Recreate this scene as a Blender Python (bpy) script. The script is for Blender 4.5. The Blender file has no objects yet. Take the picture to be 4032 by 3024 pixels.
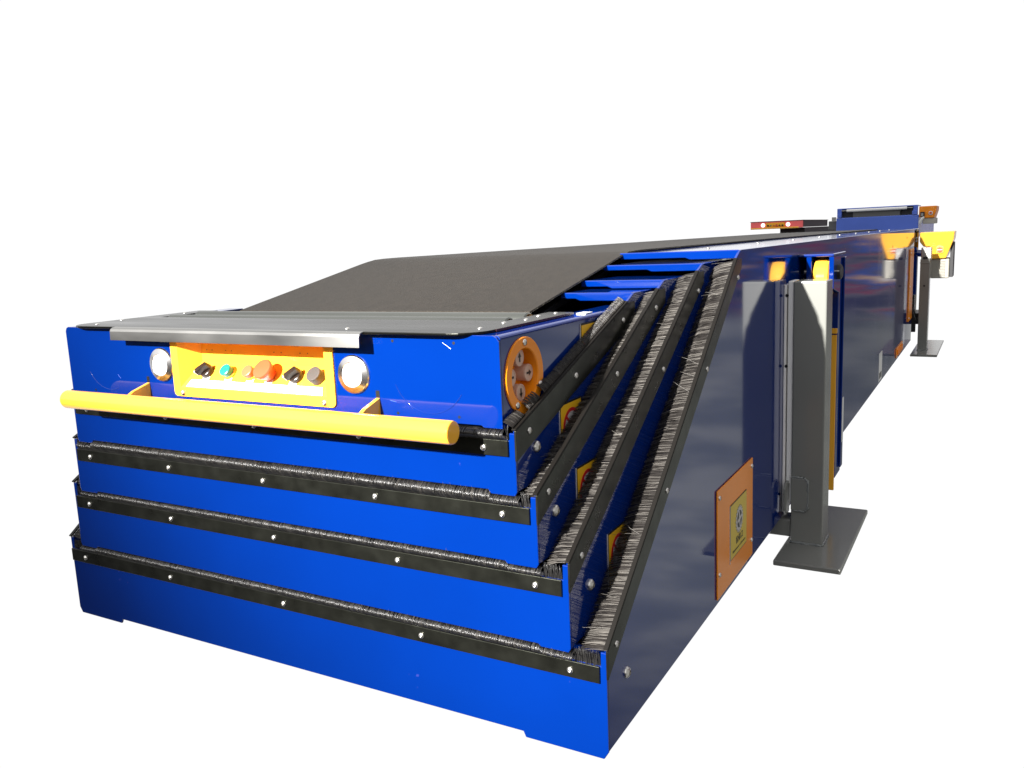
import bpy, bmesh, math, random
from mathutils import Vector, Matrix
random.seed(7)
sc = bpy.context.scene
col = sc.collection
PI = math.pi

# ------------------------------------------------------------------ materials
def newmat(name):
    m = bpy.data.materials.new(name); m.use_nodes = True
    nt = m.node_tree; b = nt.nodes['Principled BSDF']
    return m, nt, b

def mat(name, c, rough=.4, metal=0., spec=.5, coat=0., var=0., vscale=(8, 8, 8), bump=0., bscale=40., bdist=.002,
        rvar=0., emis=None, estr=0., detail=4.):
    m, nt, b = newmat(name)
    b.inputs['Base Color'].default_value = (*c, 1)
    b.inputs['Roughness'].default_value = rough
    b.inputs['Metallic'].default_value = metal
    b.inputs['Specular IOR Level'].default_value = spec
    b.inputs['Coat Weight'].default_value = coat
    b.inputs['Coat Roughness'].default_value = .03
    if emis:
        b.inputs['Emission Color'].default_value = (*emis, 1); b.inputs['Emission Strength'].default_value = estr
    if var or bump or rvar:
        tc = nt.nodes.new('ShaderNodeTexCoord')
        mp = nt.nodes.new('ShaderNodeMapping'); mp.inputs['Scale'].default_value = vscale
        nt.links.new(tc.outputs['Object'], mp.inputs['Vector'])
    if var or rvar:
        n = nt.nodes.new('ShaderNodeTexNoise'); n.inputs['Scale'].default_value = 1.; n.inputs['Detail'].default_value = detail
        nt.links.new(mp.outputs['Vector'], n.inputs['Vector'])
    if var:
        r = nt.nodes.new('ShaderNodeMapRange')
        r.inputs['From Min'].default_value = .3; r.inputs['From Max'].default_value = .7
        r.inputs['To Min'].default_value = 1 - var; r.inputs['To Max'].default_value = 1 + var
        nt.links.new(n.outputs['Fac'], r.inputs['Value'])
        mx = nt.nodes.new('ShaderNodeMix'); mx.data_type = 'RGBA'; mx.blend_type = 'MULTIPLY'
        mx.inputs['Factor'].default_value = 1; mx.inputs['A'].default_value = (*c, 1)
        nt.links.new(r.outputs['Result'], mx.inputs['B'])
        nt.links.new(mx.outputs['Result'], b.inputs['Base Color'])
    if rvar:
        r = nt.nodes.new('ShaderNodeMapRange')
        r.inputs['From Min'].default_value = .3; r.inputs['From Max'].default_value = .75
        r.inputs['To Min'].default_value = rough; r.inputs['To Max'].default_value = rough + rvar
        nt.links.new(n.outputs['Fac'], r.inputs['Value']); nt.links.new(r.outputs['Result'], b.inputs['Roughness'])
    if bump:
        n2 = nt.nodes.new('ShaderNodeTexNoise'); n2.inputs['Scale'].default_value = bscale; n2.inputs['Detail'].default_value = 2
        nt.links.new(tc.outputs['Object'], n2.inputs['Vector'])
        bp = nt.nodes.new('ShaderNodeBump'); bp.inputs['Strength'].default_value = bump; bp.inputs['Distance'].default_value = bdist
        nt.links.new(n2.outputs['Fac'], bp.inputs['Height']); nt.links.new(bp.outputs['Normal'], b.inputs['Normal'])
    return m

M = {}
def paint(name, c, rough=.07, scuff=.35, spec=.42, ior=1.5):
    # gloss paint: orange-peel ripple, faint scuffs in the roughness, sparse pale scratches
    m, nt, b = newmat(name)
    L = nt.links.new; N = nt.nodes.new
    tc = N('ShaderNodeTexCoord')
    big = N('ShaderNodeTexNoise'); big.inputs['Scale'].default_value = 3.5; big.inputs['Detail'].default_value = 6
    L(tc.outputs['Object'], big.inputs['Vector'])
    r = N('ShaderNodeMapRange'); r.inputs['From Min'].default_value = .52; r.inputs['From Max'].default_value = .78
    r.inputs['To Min'].default_value = rough; r.inputs['To Max'].default_value = rough + .05
    L(big.outputs['Fac'], r.inputs['Value']); L(r.outputs['Result'], b.inputs['Roughness'])
    # colour: slight clouding plus tiny pale chips
    chip = N('ShaderNodeTexNoise'); chip.inputs['Scale'].default_value = 60; chip.inputs['Detail'].default_value = 3
    L(tc.outputs['Object'], chip.inputs['Vector'])
    area = N('ShaderNodeTexNoise'); area.inputs['Scale'].default_value = 6; area.inputs['Detail'].default_value = 2
    L(tc.outputs['Object'], area.inputs['Vector'])
    mul = N('ShaderNodeMath'); mul.operation = 'MULTIPLY'
    L(chip.outputs['Fac'], mul.inputs[0]); L(area.outputs['Fac'], mul.inputs[1])
    cr = N('ShaderNodeMapRange'); cr.inputs['From Min'].default_value = .475; cr.inputs['From Max'].default_value = .50
    cr.inputs['To Min'].default_value = 0; cr.inputs['To Max'].default_value = scuff
    L(mul.outputs[0], cr.inputs['Value'])
    cl = N('ShaderNodeMapRange'); cl.inputs['From Min'].default_value = .3; cl.inputs['From Max'].default_value = .7
    cl.inputs['To Min'].default_value = .93; cl.inputs['To Max'].default_value = 1.07
    L(big.outputs['Fac'], cl.inputs['Value'])
    mx = N('ShaderNodeMix'); mx.data_type = 'RGBA'; mx.blend_type = 'MULTIPLY'; mx.inputs['Factor'].default_value = 1
    mx.inputs['A'].default_value = (*c, 1); L(cl.outputs['Result'], mx.inputs['B'])
    mx2 = N('ShaderNodeMix'); mx2.data_type = 'RGBA'
    L(cr.outputs['Result'], mx2.inputs['Factor']); L(mx.outputs['Result'], mx2.inputs['A'])
    mx2.inputs['B'].default_value = (min(1, c[0] + .06), min(1, c[1] * 1.6 + .03), min(1, c[2] * 1.3 + .05), 1)
    L(mx2.outputs['Result'], b.inputs['Base Color'])
    rip = N('ShaderNodeTexNoise'); rip.inputs['Scale'].default_value = 1; rip.inputs['Detail'].default_value = 1.5
    rm = N('ShaderNodeMapping'); rm.inputs['Scale'].default_value = (6, 1.6, 11)
    L(tc.outputs['Object'], rm.inputs['Vector']); L(rm.outputs['Vector'], rip.inputs['Vector'])
    bp = N('ShaderNodeBump'); bp.inputs['Strength'].default_value = .07; bp.inputs['Distance'].default_value = .002
    b.inputs['Specular IOR Level'].default_value = spec; b.inputs['IOR'].default_value = ior
    L(rip.outputs['Fac'], bp.inputs['Height']); L(bp.outputs['Normal'], b.inputs['Normal'])
    M[name] = m
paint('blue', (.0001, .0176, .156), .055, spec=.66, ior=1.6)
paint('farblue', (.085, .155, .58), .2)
paint('yellow', (.88, .43, .038), .16, .12)
paint('post_grey', (.190, .192, .176), .16, .1)
M['strip'] = mat('strip', (.0055, .0056, .0046), .26, spec=.38, var=.25, vscale=(30, 30, 30), rvar=.12)
M['strip'].node_tree.nodes['Principled BSDF'].inputs['Specular Tint'].default_value = (.95, 1, .80, 1)
M['strip_edge'] = mat('strip_edge', (.006, .005, .004), .5, spec=.2)
M['bristle'] = mat('bristle', (.024, .021, .019), .38, spec=.5)
M['bristle_gloss'] = mat('bristle_gloss', (.016, .0145, .013), .36, spec=1.0)
M['bristle_gloss'].node_tree.nodes['Principled BSDF'].inputs['IOR'].default_value = 1.8
M['bristle_glint'] = mat('bristle_glint', (.105, .097, .087), .4, spec=.5)  # pale bristle colour, imitates the bright highlights on the dark brush
M['belt'] = mat('belt', (.0145, .0113, .0084), .52, spec=.32, var=.22, vscale=(70, 45, 70), bump=.6, bscale=420, bdist=.0012, detail=12)
M['belt'].node_tree.nodes['Principled BSDF'].inputs['Specular Tint'].default_value = (1, .92, .80, 1)
M['belt_edge'] = mat('belt_edge', (.05, .045, .035), .8)
M['steel'] = mat('steel', (.34, .335, .32), .26, 1, var=.25, vscale=(3, 22, 9), rvar=.16)
M['steel_dark'] = mat('steel_dark', (.026, .026, .0225), .20, 1, var=.25, vscale=(2.5, 16, 9), rvar=.14)
M['bright_steel'] = mat('bright_steel', (.72, .70, .68), .22, 1)
M['bolt'] = mat('bolt', (.70, .68, .64), .3, 1)
M['zinc'] = mat('zinc', (.20, .207, .188), .34, 1, var=.2, vscale=(2, 60, 60))
M['black'] = mat('black', (.006, .006, .006), .4)
M['dark'] = mat('dark', (.012, .012, .014), .5)
M['rubber'] = mat('rubber', (.02, .018, .017), .45)
M['knob'] = mat('knob', (.020, .012, .008), .28)
M['mic'] = mat('mic', (.055, .045, .038), .5, bump=.6, bscale=900, bdist=.001)
M['white'] = mat('white', (.84, .83, .80), .4)
M['pad'] = mat('pad', (.84, .82, .79), .35)
M['green'] = mat('green', (.01, .20, .15), .3)
M['red'] = mat('red', (.52, .085, .030), .3)
M['redcap'] = mat('redcap', (.46, .12, .045), .4)
M['orange'] = mat('orange', (.86, .26, .007), .26, spec=.35, var=.08, vscale=(5, 5, 5))
M['sign_yellow'] = mat('sign_yellow', (.78, .43, .010), .4)
M['sign_olive'] = mat('sign_olive', (.62, .45, .03), .4)
M['sign_white'] = mat('sign_white', (.50, .47, .46), .4)
M['sign_red'] = mat('sign_red', (.45, .008, .012), .4)
M['button'] = mat('button', (.60, .40, .31), .35)
M['lamp'] = mat('lamp', (.9, .9, .9), .3, emis=(1, .99, .96), estr=1.5)
M['red_paint'] = mat('red_paint', (.55, .03, .03), .25)
M['far_red'] = mat('far_red', (.92, .15, .15), .35)
M['beige'] = mat('beige', (.42, .40, .34), .45)
M['brown_edge'] = mat('brown_edge', (.045, .012, .012), .3)
M['weld'] = mat('weld', (.16, .17, .165), .18)
M['far_grey'] = mat('far_grey', (.10, .10, .095), .5)
M['tube'] = mat('tube', (.85, .85, .83), .25)  # even white standing for the highlight on the far steel roller
M['plastic'] = mat('plastic', (.72, .72, .70), .3)

# ------------------------------------------------------------------ mesh builder (world coordinates)
ROOTLOC = {}
class MB:
    def __init__(s): s.v = []; s.f = []; s.sm = []
    def add(s, vs, fs, smooth=False):
        o = len(s.v); s.v += [tuple(v) for v in vs]
        s.f += [tuple(i + o for i in f) for f in fs]; s.sm += [smooth] * len(fs)
        return s
    def box(s, x0, x1, y0, y1, z0, z1):
        vs = [(x0, y0, z0), (x1, y0, z0), (x1, y1, z0), (x0, y1, z0), (x0, y0, z1), (x1, y0, z1), (x1, y1, z1), (x0, y1, z1)]
        return s.add(vs, [(3, 2, 1, 0), (4, 5, 6, 7), (0, 1, 5, 4), (1, 2, 6, 5), (2, 3, 7, 6), (3, 0, 4, 7)])
    def prism(s, poly, ax, a, b):
        # poly in the two other axes (order x,y,z minus ax), extruded along ax from a to b
        def P(p, t):
            return (t, p[0], p[1]) if ax == 'x' else (p[0], t, p[1]) if ax == 'y' else (p[0], p[1], t)
        area = sum(poly[i][0] * poly[(i + 1) % len(poly)][1] - poly[(i + 1) % len(poly)][0] * poly[i][1] for i in range(len(poly)))
        if (area < 0) != (ax == 'y'): poly = poly[::-1]
        n = len(poly)
        vs = [P(p, a) for p in poly] + [P(p, b) for p in poly]
        fs = [tuple(range(n))[::-1], tuple(range(n, 2 * n))] + [(i, (i + 1) % n, n + (i + 1) % n, n + i) for i in range(n)]
        return s.add(vs, fs)
    def lathe(s, prof, p, d, n=24, cap=True):
        # prof: (radius, height) list, axis through p along d
        d = Vector(d).normalized(); u = d.orthogonal().normalized(); w = d.cross(u); p = Vector(p)
        for (r0, h0), (r1, h1) in zip(prof, prof[1:]):
            vs = []
            for r, h in ((r0, h0), (r1, h1)):
                vs += [p + d * h + (u * math.cos(t) + w * math.sin(t)) * r for t in (2 * PI * i / n for i in range(n))]
            s.add(vs, [(i, (i + 1) % n, n + (i + 1) % n, n + i) for i in range(n)], True)
        if cap:
            for (r, h), rev in ((prof[0], True), (prof[-1], False)):
                if r > 1e-6:
                    vs = [p + d * h + (u * math.cos(t) + w * math.sin(t)) * r for t in (2 * PI * i / n for i in range(n))]
                    f = tuple(range(n)); s.add(vs, [f[::-1] if rev else f])
        return s
    def cyl(s, a, b, r, n=24, cap=True):
        a = Vector(a); b = Vector(b)
        return s.lathe([(r, 0), (r, (b - a).length)], a, b - a, n, cap)
    def tube(s, pts, r, n=8, closed=False):
        pts = [Vector(p) for p in pts]; k = len(pts); vs = []
        for i, p in enumerate(pts):
            a = pts[(i - 1) % k] if (closed or i > 0) else p; b = pts[(i + 1) % k] if (closed or i < k - 1) else p
            d = (b - a).normalized(); u = d.cross(Vector((.31, .47, .82))).normalized(); w = d.cross(u)
            rr = r[i] if isinstance(r, (list, tuple)) else r
            vs += [p + (u * math.cos(t) + w * math.sin(t)) * rr for t in (2 * PI * j / n for j in range(n))]
        fs = []
        for i in range(k if closed else k - 1):
            o = i * n; q = ((i + 1) % k) * n
            fs += [(o + j, o + (j + 1) % n, q + (j + 1) % n, q + j) for j in range(n)]
        s.add(vs, fs, True)
        if not closed:
            s.add(vs[:n], [tuple(range(n))[::-1]]); s.add(vs[-n:], [tuple(range(n))])
        return s
    def strand(s, pts, w, side):
        # a bristle: a tapering three-sided thread through pts
        pts = [Vector(p) for p in pts]; k = len(pts); vs = []
        for i, p in enumerate(pts):
            d = (pts[min(i + 1, k - 1)] - pts[max(i - 1, 0)]).normalized()
            u = d.cross(side)
            u = u.normalized() if u.length > 1e-6 else d.orthogonal().normalized()
            q = d.cross(u); r = w * (1 - .55 * i / (k - 1))
            vs += [p + u * r, p - u * r * .5 + q * r * .87, p - u * r * .5 - q * r * .87]
        fs = []
        for i in range(k - 1):
            o = 3 * i
            fs += [(o + j, o + (j + 1) % 3, o + 3 + (j + 1) % 3, o + 3 + j) for j in range(3)]
        return s.add(vs, fs, True)
    def build(s, name, m, parent=None, bevel=0., seg=2, label=None, angle=35):
        me = bpy.data.meshes.new(name)
        L = Vector((0, 0, 0)); q = parent
        if parent is not None:
            while q.parent is not None: q = q.parent
            L = ROOTLOC.get(q.name, L)
        me.from_pydata([tuple(Vector(v) - L) for v in s.v], [], s.f)
        me.polygons.foreach_set('use_smooth', s.sm)
        me.materials.append(M[m] if isinstance(m, str) else m)
        me.update()
        o = bpy.data.objects.new(name, me); col.objects.link(o)
        if parent is not None: o.parent = parent
        if bevel:
            bv = o.modifiers.new('bevel', 'BEVEL'); bv.width = bevel; bv.segments = seg
            bv.limit_method = 'ANGLE'; bv.angle_limit = math.radians(angle); bv.harden_normals = False
        if label: o['label'] = label
        return o

def thing(name, loc, label, cat, group=None):
    o = bpy.data.objects.new(name, None); col.objects.link(o)
    o.location = loc; o.empty_display_size = .2
    o['label'] = label; o['category'] = cat
    if group: o['group'] = group
    ROOTLOC[o.name] = Vector(loc)
    return o

def at(mesh_ob_name, me, loc, parent, rot=None):
    # one more instance of a small part (screw, bolt) sharing its mesh
    q = parent
    while q.parent is not None: q = q.parent
    L = ROOTLOC[q.name]
    o = bpy.data.objects.new(mesh_ob_name, me); col.objects.link(o); o.parent = parent
    o.location = Vector(loc) - L
    if rot is not None: o.rotation_euler = rot
    return o

def dome_mesh(name, r, h, m, recess=True):
    b = MB(); prof = [(r, 0), (r, h * .25)] + [(r * math.cos(t), h * .25 + h * .75 * math.sin(t)) for t in (PI / 10, PI / 5, PI / 3.2)]
    if recess:
        prof += [(r * .42, h * .98), (r * .40, h * .45), (0, h * .42)]
    else:
        prof += [(0, h)]
    b.lathe(prof, (0, 0, 0), (0, 0, 1), 14, False)
    me = bpy.data.meshes.new(name); me.from_pydata(b.v, [], b.f); me.polygons.foreach_set('use_smooth', b.sm)
    me.materials.append(M[m]); me.update(); return me
SCREW = dome_mesh('screw', .0050, .0038, 'bolt')
BIGBOLT = dome_mesh('bolt', .0088, .0070, 'bolt')
TINY = dome_mesh('small_screw', .0042, .003, 'bolt')
FRONT = (PI / 2, 0, 0)          # dome pointing to -y
RIGHT = (0, PI / 2, 0)          # dome pointing to +x
UP = (0, 0, 0)

# ------------------------------------------------------------------ the main telescopic conveyor
FLOOR = -.068
conv = thing('telescopic_conveyor', (0, 0, 0), 'large blue telescopic belt conveyor with nested boom sections and yellow handlebar, nearest of the three', 'conveyor')

H  = [.475, .490, .515, .555, .605]       # half widths, head to base
YF = [-.036, -.030, -.022, -.010, 0.]     # front planes
ZB = [.483, .387, .2825, .1585, 0.]       # lowest edge
ZU = [.483, .393, .2865, .1625, .009]     # raised edge between the feet
FX = [0, .447, .464, .507, .470]          # feet begin here
SB = [0, .444, .3465, .2425, .1175]       # strip bottom
ST = [0, .467, .3705, .2670, .1430]       # strip top
Z0 = [0, .481, .390, .293, .168]          # slanted edge, front end
YT = [0, .387, .480, .592, .683]
ZT = [0, .622, .638, .664, .683]          # slanted edge, upper end
TOP = [.612, .6365, .6535, .678, .700]
XS = [None, (-.444, -.221, -.003, .218, .441), (-.464, -.238, -.003, .235, .462), (-.504, -.263, -.002, .261, .504), (-.556, -.297, -.004, .290, .550)]
SS = [None, ((.006, .474), (.164, .527), (.362, .593)), ((.009, .387), (.269, .514), (.459, .606)),
      ((.027, .292), (.381, .506), (.586, .627)), ((.028, .167), (.250, .330), (.473, .494), (.685, .646))]
BB = [None, (.030, .445), (.034, .351), (.061, .234), (.071, .102)]
SW = .043                                  # vertical width of the slanted strips
LEFTTOP = .575

def section(i):
    h, yf, zb, zu, fx = H[i], YF[i], ZB[i], ZU[i], FX[i]
    st, sb, z0, yt, zt, top = ST[i], SB[i], Z0[i], YT[i], ZT[i], TOP[i]
    slope = (zt - z0) / (yt - yf)
    hi = lambda y: z0 + slope * (y - yf)
    yend = 4.90 if i == 4 else 1.15
    b = MB()
    # front plate with two feet and two narrow upright lugs
    c = .006 if i < 4 else .012
    poly = [(-h, zb + c), (-h + c * .6, zb), (-fx, zb), (-fx + .004, zu), (fx - .004, zu), (fx, zb), (h - c * .6, zb), (h, zb + c),
            (h, z0 - .004), (h - .009, z0 - .004), (h - .009, st), (-h + .009, st), (-h + .009, z0 - .0005), (-h, z0 - .0005)]
    b.prism(poly, 'y', yf, yf + .004)
    # right side plate
    ps = [(yf + .004, zb + c), (yf + .004, z0 - .002), (yt, zt - .001), (yt + .036, top - .001), (yt + .05, top), (yend, top), (yend, zb + (.002 if i == 4 else c))]
    b.prism(ps, 'x', h - .005, h)
    # left side plate (lower, behind the belt)
    yl = yf + (LEFTTOP - z0) / slope
    pl = [(yf + .004, zb + c), (yf + .004, z0 - .002), (yl, LEFTTOP), (yend, LEFTTOP), (yend, zb + .002)]
    b.prism(pl, 'x', -h, -h + .005)
    # bottom plate
    b.box(-h + .005, h - .005, yf + .004, yend, zu + .001, zu + .005)
    body = b.build('main_body' if i == 4 else 'boom_section', 'blue', conv, .0012)
    # top flange: front-facing lip with a step in its lower edge, and the cover behind it
    b = MB(); xi = .345; yl2 = yt + .034
    lipz = zt
    b.prism([(xi, lipz + .004), (h - .115, lipz + .004), (h - .105, lipz), (h - .007, lipz), (h - .002, lipz + .007), (h - .001, top - .002), (h - .004, top + .0005), (xi, top + .0005)], 'y', yl2, yl2 + .004)
    b.box(xi, h - .005, yl2 + .004, yend + (.40 if i == 4 else 0), top - .004, top)
    b.build('top_flange', 'blue', body, .0018, 3)
    # the strip across the front
    b = MB(); b.box(-h + (.003 if i == 4 else .009), h - .010, yf - .0035, yf - .0002, sb, st)
    fs = b.build('clamp_strip', 'strip', body, .0007)
    for x in XS[i]: at('screw', SCREW, (x + .0, yf - .0032, (st + sb) / 2 - .001), body, FRONT)
    # the slanted strip on the right side: flat bar plus the edge it is folded over
    ye = yt + .033
    low = lambda y: hi(y) - SW
    b = MB()
    pp = [(yf - .002, low(yf)), (yf - .002, z0), (yt, zt), (ye, zt), (ye, low(ye))]
    b.prism(pp, 'x', h, h + .0035)
    n = Vector((0, -slope, 1)).normalized()
    e = Vector((0, 1, slope)).normalized()
    a0 = Vector((0, yf - .002, z0)); a1 = Vector((0, yt, zt))
    q = [a0, a1, a1 + n * .003, a0 + n * .003]
    b.build('clamp_strip', 'strip', body, .0007)
    b = MB(); b.prism([(v.y, v.z) for v in q], 'x', h - .0035, h + .0033)
    b.build('brush_holder', 'strip_edge', body, .0006)
    for y, z in SS[i]: at('screw', SCREW, (h + .0032, y, z), body, RIGHT)
    at('bolt', BIGBOLT, (h - .0005, *BB[i]), body, RIGHT)
    # left slanted strip (only its front tip shows)
    b = MB(); b.prism([(v.y, v.z) for v in [a0, Vector((0, yl, LEFTTOP)), Vector((0, yl, LEFTTOP)) + n * .003, a0 + n * .003]], 'x', -h, -h + .008)
    b.build('brush_holder', 'strip_edge', body, .0006)
    return body, hi, slope, n, e

bodies = {}
for i in (4, 3, 2, 1): bodies[i] = section(i)

# bristles: across the front, standing up behind each strip and folded under the section above
def two_tone(b, w, m, body):
    # one brush, dark bristles mixed with paler ones whose colour imitates highlights
    nb = len(b.f)
    b.add(w.v, w.f, True)
    o = b.build('brush', m, body)
    o.data.materials.append(M['bristle_glint'])
    o.data.polygons.foreach_set('material_index', [0] * nb + [1] * (len(b.f) - nb))
    return o
def front_brush(i):
    h, yf, st = H[i], YF[i], ST[i]
    hin = H[i - 1]; zu = ZU[i - 1]; fx = FX[i - 1] if i > 1 else 9; zb = ZB[i - 1]; yin = YF[i - 1]
    body = bodies[i][0]
    b = MB(); w = MB()
    x = -h + .010; clump = 0.
    while x < h - .011:
        x += random.uniform(.0003, .0008)
        clump += random.gauss(0, .05); clump *= .93
        y0 = yf + random.uniform(-.0002, .004)
        if abs(x) > hin + .002:
            L = .024 + random.uniform(-.002, .002) + .003 * clump
            z0 = st - .004; lean = random.gauss(0, .0012)
            t = x - math.copysign(random.uniform(0, .004), x)
            b.strand([(x, y0, z0), (x + lean * .5, y0 - .002, z0 + L * .55), (t, y0 - .001 + random.uniform(-.002, .002), z0 + L)], .00045, Vector((0, 1, 0)))
        else:
            zl = zb if (abs(x) > fx or i == 1) else zu
            gap = zl - st
            j = random.gauss(0, .0005) + clump * .0014; lean = random.gauss(0, .0010)
            out = .0100 + random.uniform(-.0008, .0010) + .0022 * abs(clump)
            tgt = w if random.random() < .12 else b
            yy = min(yf, yin)
            p = [(x, y0, st - .004)] + [(x + lean * f, yf - .0022 - out * o, st + gap * f + j * f) for f, o in ((.18, .42), (.38, .88), (.54, 1.0), (.68, .90), (.80, .68), (.90, .38), (.96, .10))] + [(x + lean, yf + .003, zl - .0008)]
            tgt.strand(p, .00042, Vector((0, 1, 0)))
            if random.random() < .012:
                L2 = random.uniform(.004, .010)
                w.strand([(x, yf - out, st + gap * .6), (x + random.uniform(-.006, .006), yf - out - .003, st + gap + L2 * .5)], .0003, Vector((0, 1, 0)))
    # dark backing that carries the roots
    k = MB(); k.box(-h + .011, h - .012, yf + .0045, yf + .008, SB[i], st + .004)
    k.build('brush_holder', 'dark', body)
    two_tone(b, w, 'bristle_gloss', body)
for i in (1, 2, 3, 4): front_brush(i)

# bristles along the slanted right-hand edges, sweeping inward onto the next section
SAG = [0, 0, .003, .008, .016]
def side_brush(i, side=1):
    h, yf = H[i], YF[i]; hin = H[i - 1]
    body, hi, slope, n, e = bodies[i]
    gap = (h - .003) - hin
    b = MB(); w = MB(); s = 0.
    Lall = (Vector((0, YT[i], ZT[i])) - Vector((0, yf, Z0[i]))).length
    clump = 0.; s = .001
    X = lambda v: side * v
    while s < (Lall - .004 if side == 1 else .10):
        s += random.uniform(.0002, .0006)
        clump += random.gauss(0, .06); clump *= .94
        p0 = Vector((0, yf, Z0[i])) + e * s
        depth = random.uniform(-.005, .0015)           # rows of roots below the edge
        r = p0 + n * depth
        if i > 1:
            tip = r - n * (SAG[i] + random.uniform(0, .006)) + e * (random.gauss(0, .0012) + clump * .005)
            mid = (r + tip) / 2 + n * (SAG[i] * .22 + random.uniform(-.0008, .0008))
            xe = hin + .0012 + max(0, random.gauss(0, .0008))
            if random.random() < .012: xe += random.uniform(0, gap * .3)
            tgt = w if random.random() < .30 + .25 * clump else b
            tgt.strand([(X(h - .002), r.y, r.z), (X(h - .003 - gap * .5), mid.y, mid.z), (X(xe), tip.y, tip.z)], .00050, Vector((0, 0, 1)))
            if random.random() < .0035:
                t2 = r + n * random.uniform(.004, .014) + e * random.uniform(-.02, .02)
                w.strand([(X(h - .003), r.y, r.z), (X(h - .005 - gap * .4), *((r + t2) / 2 + n * .003).yz), (X(h - .005 - gap * random.uniform(.5, .9)), t2.y, t2.z)], .0004, Vector((0, 0, 1)))
        else:
            # narrow gap: the bristles are bent up along the head's side
            y = p0.y
            if side == 1 and (.005 < y < .018 or .052 < y < .066): continue
            L = .0125 + .0015 * clump + random.uniform(-.0007, .0007)
            if side == 1 and y < .09: L *= 1.25
            bend = e * (random.gauss(0, .0006) + clump * .0015 + (-.006 if y < .01 else 0))
            tgt = w if random.random() < .10 else b
            q1 = p0 + n * L * .35 + bend * .3; q2 = p0 + n * L * .8 + bend * .8; q3 = p0 + n * L + bend
            tgt.strand([(X(h - .004), *(p0 + n * depth * .3).yz), (X(h - .001), *q1.yz), (X(hin + .0085 + random.uniform(-.0008, .0008)), *q2.yz), (X(hin + .0015 + random.uniform(0, .003)), *q3.yz)], .00050, Vector((1, 0, 0)))
    two_tone(b, w, 'bristle', body)
for i in (1, 2, 3, 4):
    side_brush(i)
    side_brush(i, -1)

# ------------------------------------------------------------------ head unit
hd = MB()
F = YF[0]; h = H[0]
hx0, hx1, hz0, hz1 = -.165, .165, .512, .592
# front plate around the control recess
hd.prism([(-h, .4865), (-h, .604), (-h + .003, .610), (-h + .008, .6125), (hx0, .6125), (hx0, .4865)], 'y', F, F + .004)
hd.prism([(hx1, .4865), (hx1, .6125), (h - .010, .6125), (h - .004, .610), (h, .604), (h, .4835), (.445, .4835), (.441, .4865)], 'y', F, F + .004)
hd.box(hx0, hx1, F, F + .004, .4865, hz0); hd.box(hx0, hx1, F, F + .004, hz1, .6125)
# right side plate with the round opening for the button disc
DC = (.030, .548); DR = .0455
NS = 40
outer = []
for k in range(NS):
    t = 2 * PI * k / NS; c, s_ = math.cos(t), math.sin(t)
    y0, y1, z0, z1 = F + .004, .950, .4835, .606
    tt = min([(y1 - DC[0]) / c if c > 1e-9 else 9, (y0 - DC[0]) / c if c < -1e-9 else 9, (z1 - DC[1]) / s_ if s_ > 1e-9 else 9, (z0 - DC[1]) / s_ if s_ < -1e-9 else 9])
    outer.append((DC[0] + c * tt, DC[1] + s_ * tt))
inner = [(DC[0] + DR * math.cos(2 * PI * k / NS), DC[1] + DR * math.sin(2 * PI * k / NS)) for k in range(NS)]
for x, flip in ((h, 0), (h - .004, 1)):
    vs = [(x, *p) for p in outer] + [(x, *p) for p in inner]
    fs = [(k, (k + 1) % NS, NS + (k + 1) % NS, NS + k) for k in range(NS)]
    hd.add(vs, [f[::-1] for f in fs] if flip else fs)
corners = [(F + .004, .4835), (.950, .4835), (.950, .606), (F + .004, .606)]
for cy, cz in corners:      # fill the corner slivers the fan leaves
    for k in range(NS):
        a, c = outer[k], outer[(k + 1) % NS]
        if any(abs(p_[0] - cy) < 1e-6 for p_ in (a, c)) and any(abs(p_[1] - cz) < 1e-6 for p_ in (a, c)):
            hd.add([(h, *a), (h, cy, cz), (h, *c)], [(0, 1, 2)]); break
hd.box(-h, -h + .004, F + .004, .95, .4865, .6065)
# rounded upper edge, right and left, and the flat rims
arc = [(h, .606)] + [(h - .006 + .006 * math.cos(t), .606 + .006 * math.sin(t)) for t in (PI / 8, PI / 4, 3 * PI / 8, PI / 2)] + [(h - .05, .612), (h - .05, .608), (h - .004, .606)]
hd.prism(arc, 'y', F + .004, .95)
arc = [(-x, z) for x, z in arc]
hd.prism(arc, 'y', F + .004, .36)
hd.box(-h + .004, h - .004, F + .004, .95, .4875, .4905)
hd.box(-h + .05, h - .05, F + .004, .10, .604, .608)
head = hd.build('head_unit', 'blue', conv, .0007)
# inside floor below the rollers
MB().box(-h + .004, h - .004, .10, .95, .560, .563).build('inner_tray', 'dark', head)
# engraved knock-out circles and small holes on the front
for cx, t0, t1 in ((.356, -2.75, -.55), (-.36, -2.6, -1.2)):
    MB().tube([(cx + .064 * math.cos(t), F - .0001, .562 + .064 * math.sin(t)) for t in (t0 + (t1 - t0) * k / 40 for k in range(41))], .00055, 6).build('knockout_seam', 'blue', head)
for x, z in ((.298, .495), (.405, .496), (.296, .602), (.402, .601), (-.405, .495)):
    MB().cyl((x, F - .0003, z), (x, F + .002, z), .0022, 12).build('screw_hole', 'black', head)
for pts in ([(.383, .6015), (.392, .596), (.397, .5925)], [(-.335, .527), (-.328, .520)], [(-.300, .598), (-.297, .590)], [(.285, .5135), (.296, .5115)]):
    MB().tube([(x, F - .0001, z) for x, z in pts], .00028, 5).build('paint_scratch', 'plastic' if pts[0][0] > .3 else 'farblue', head)

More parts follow.
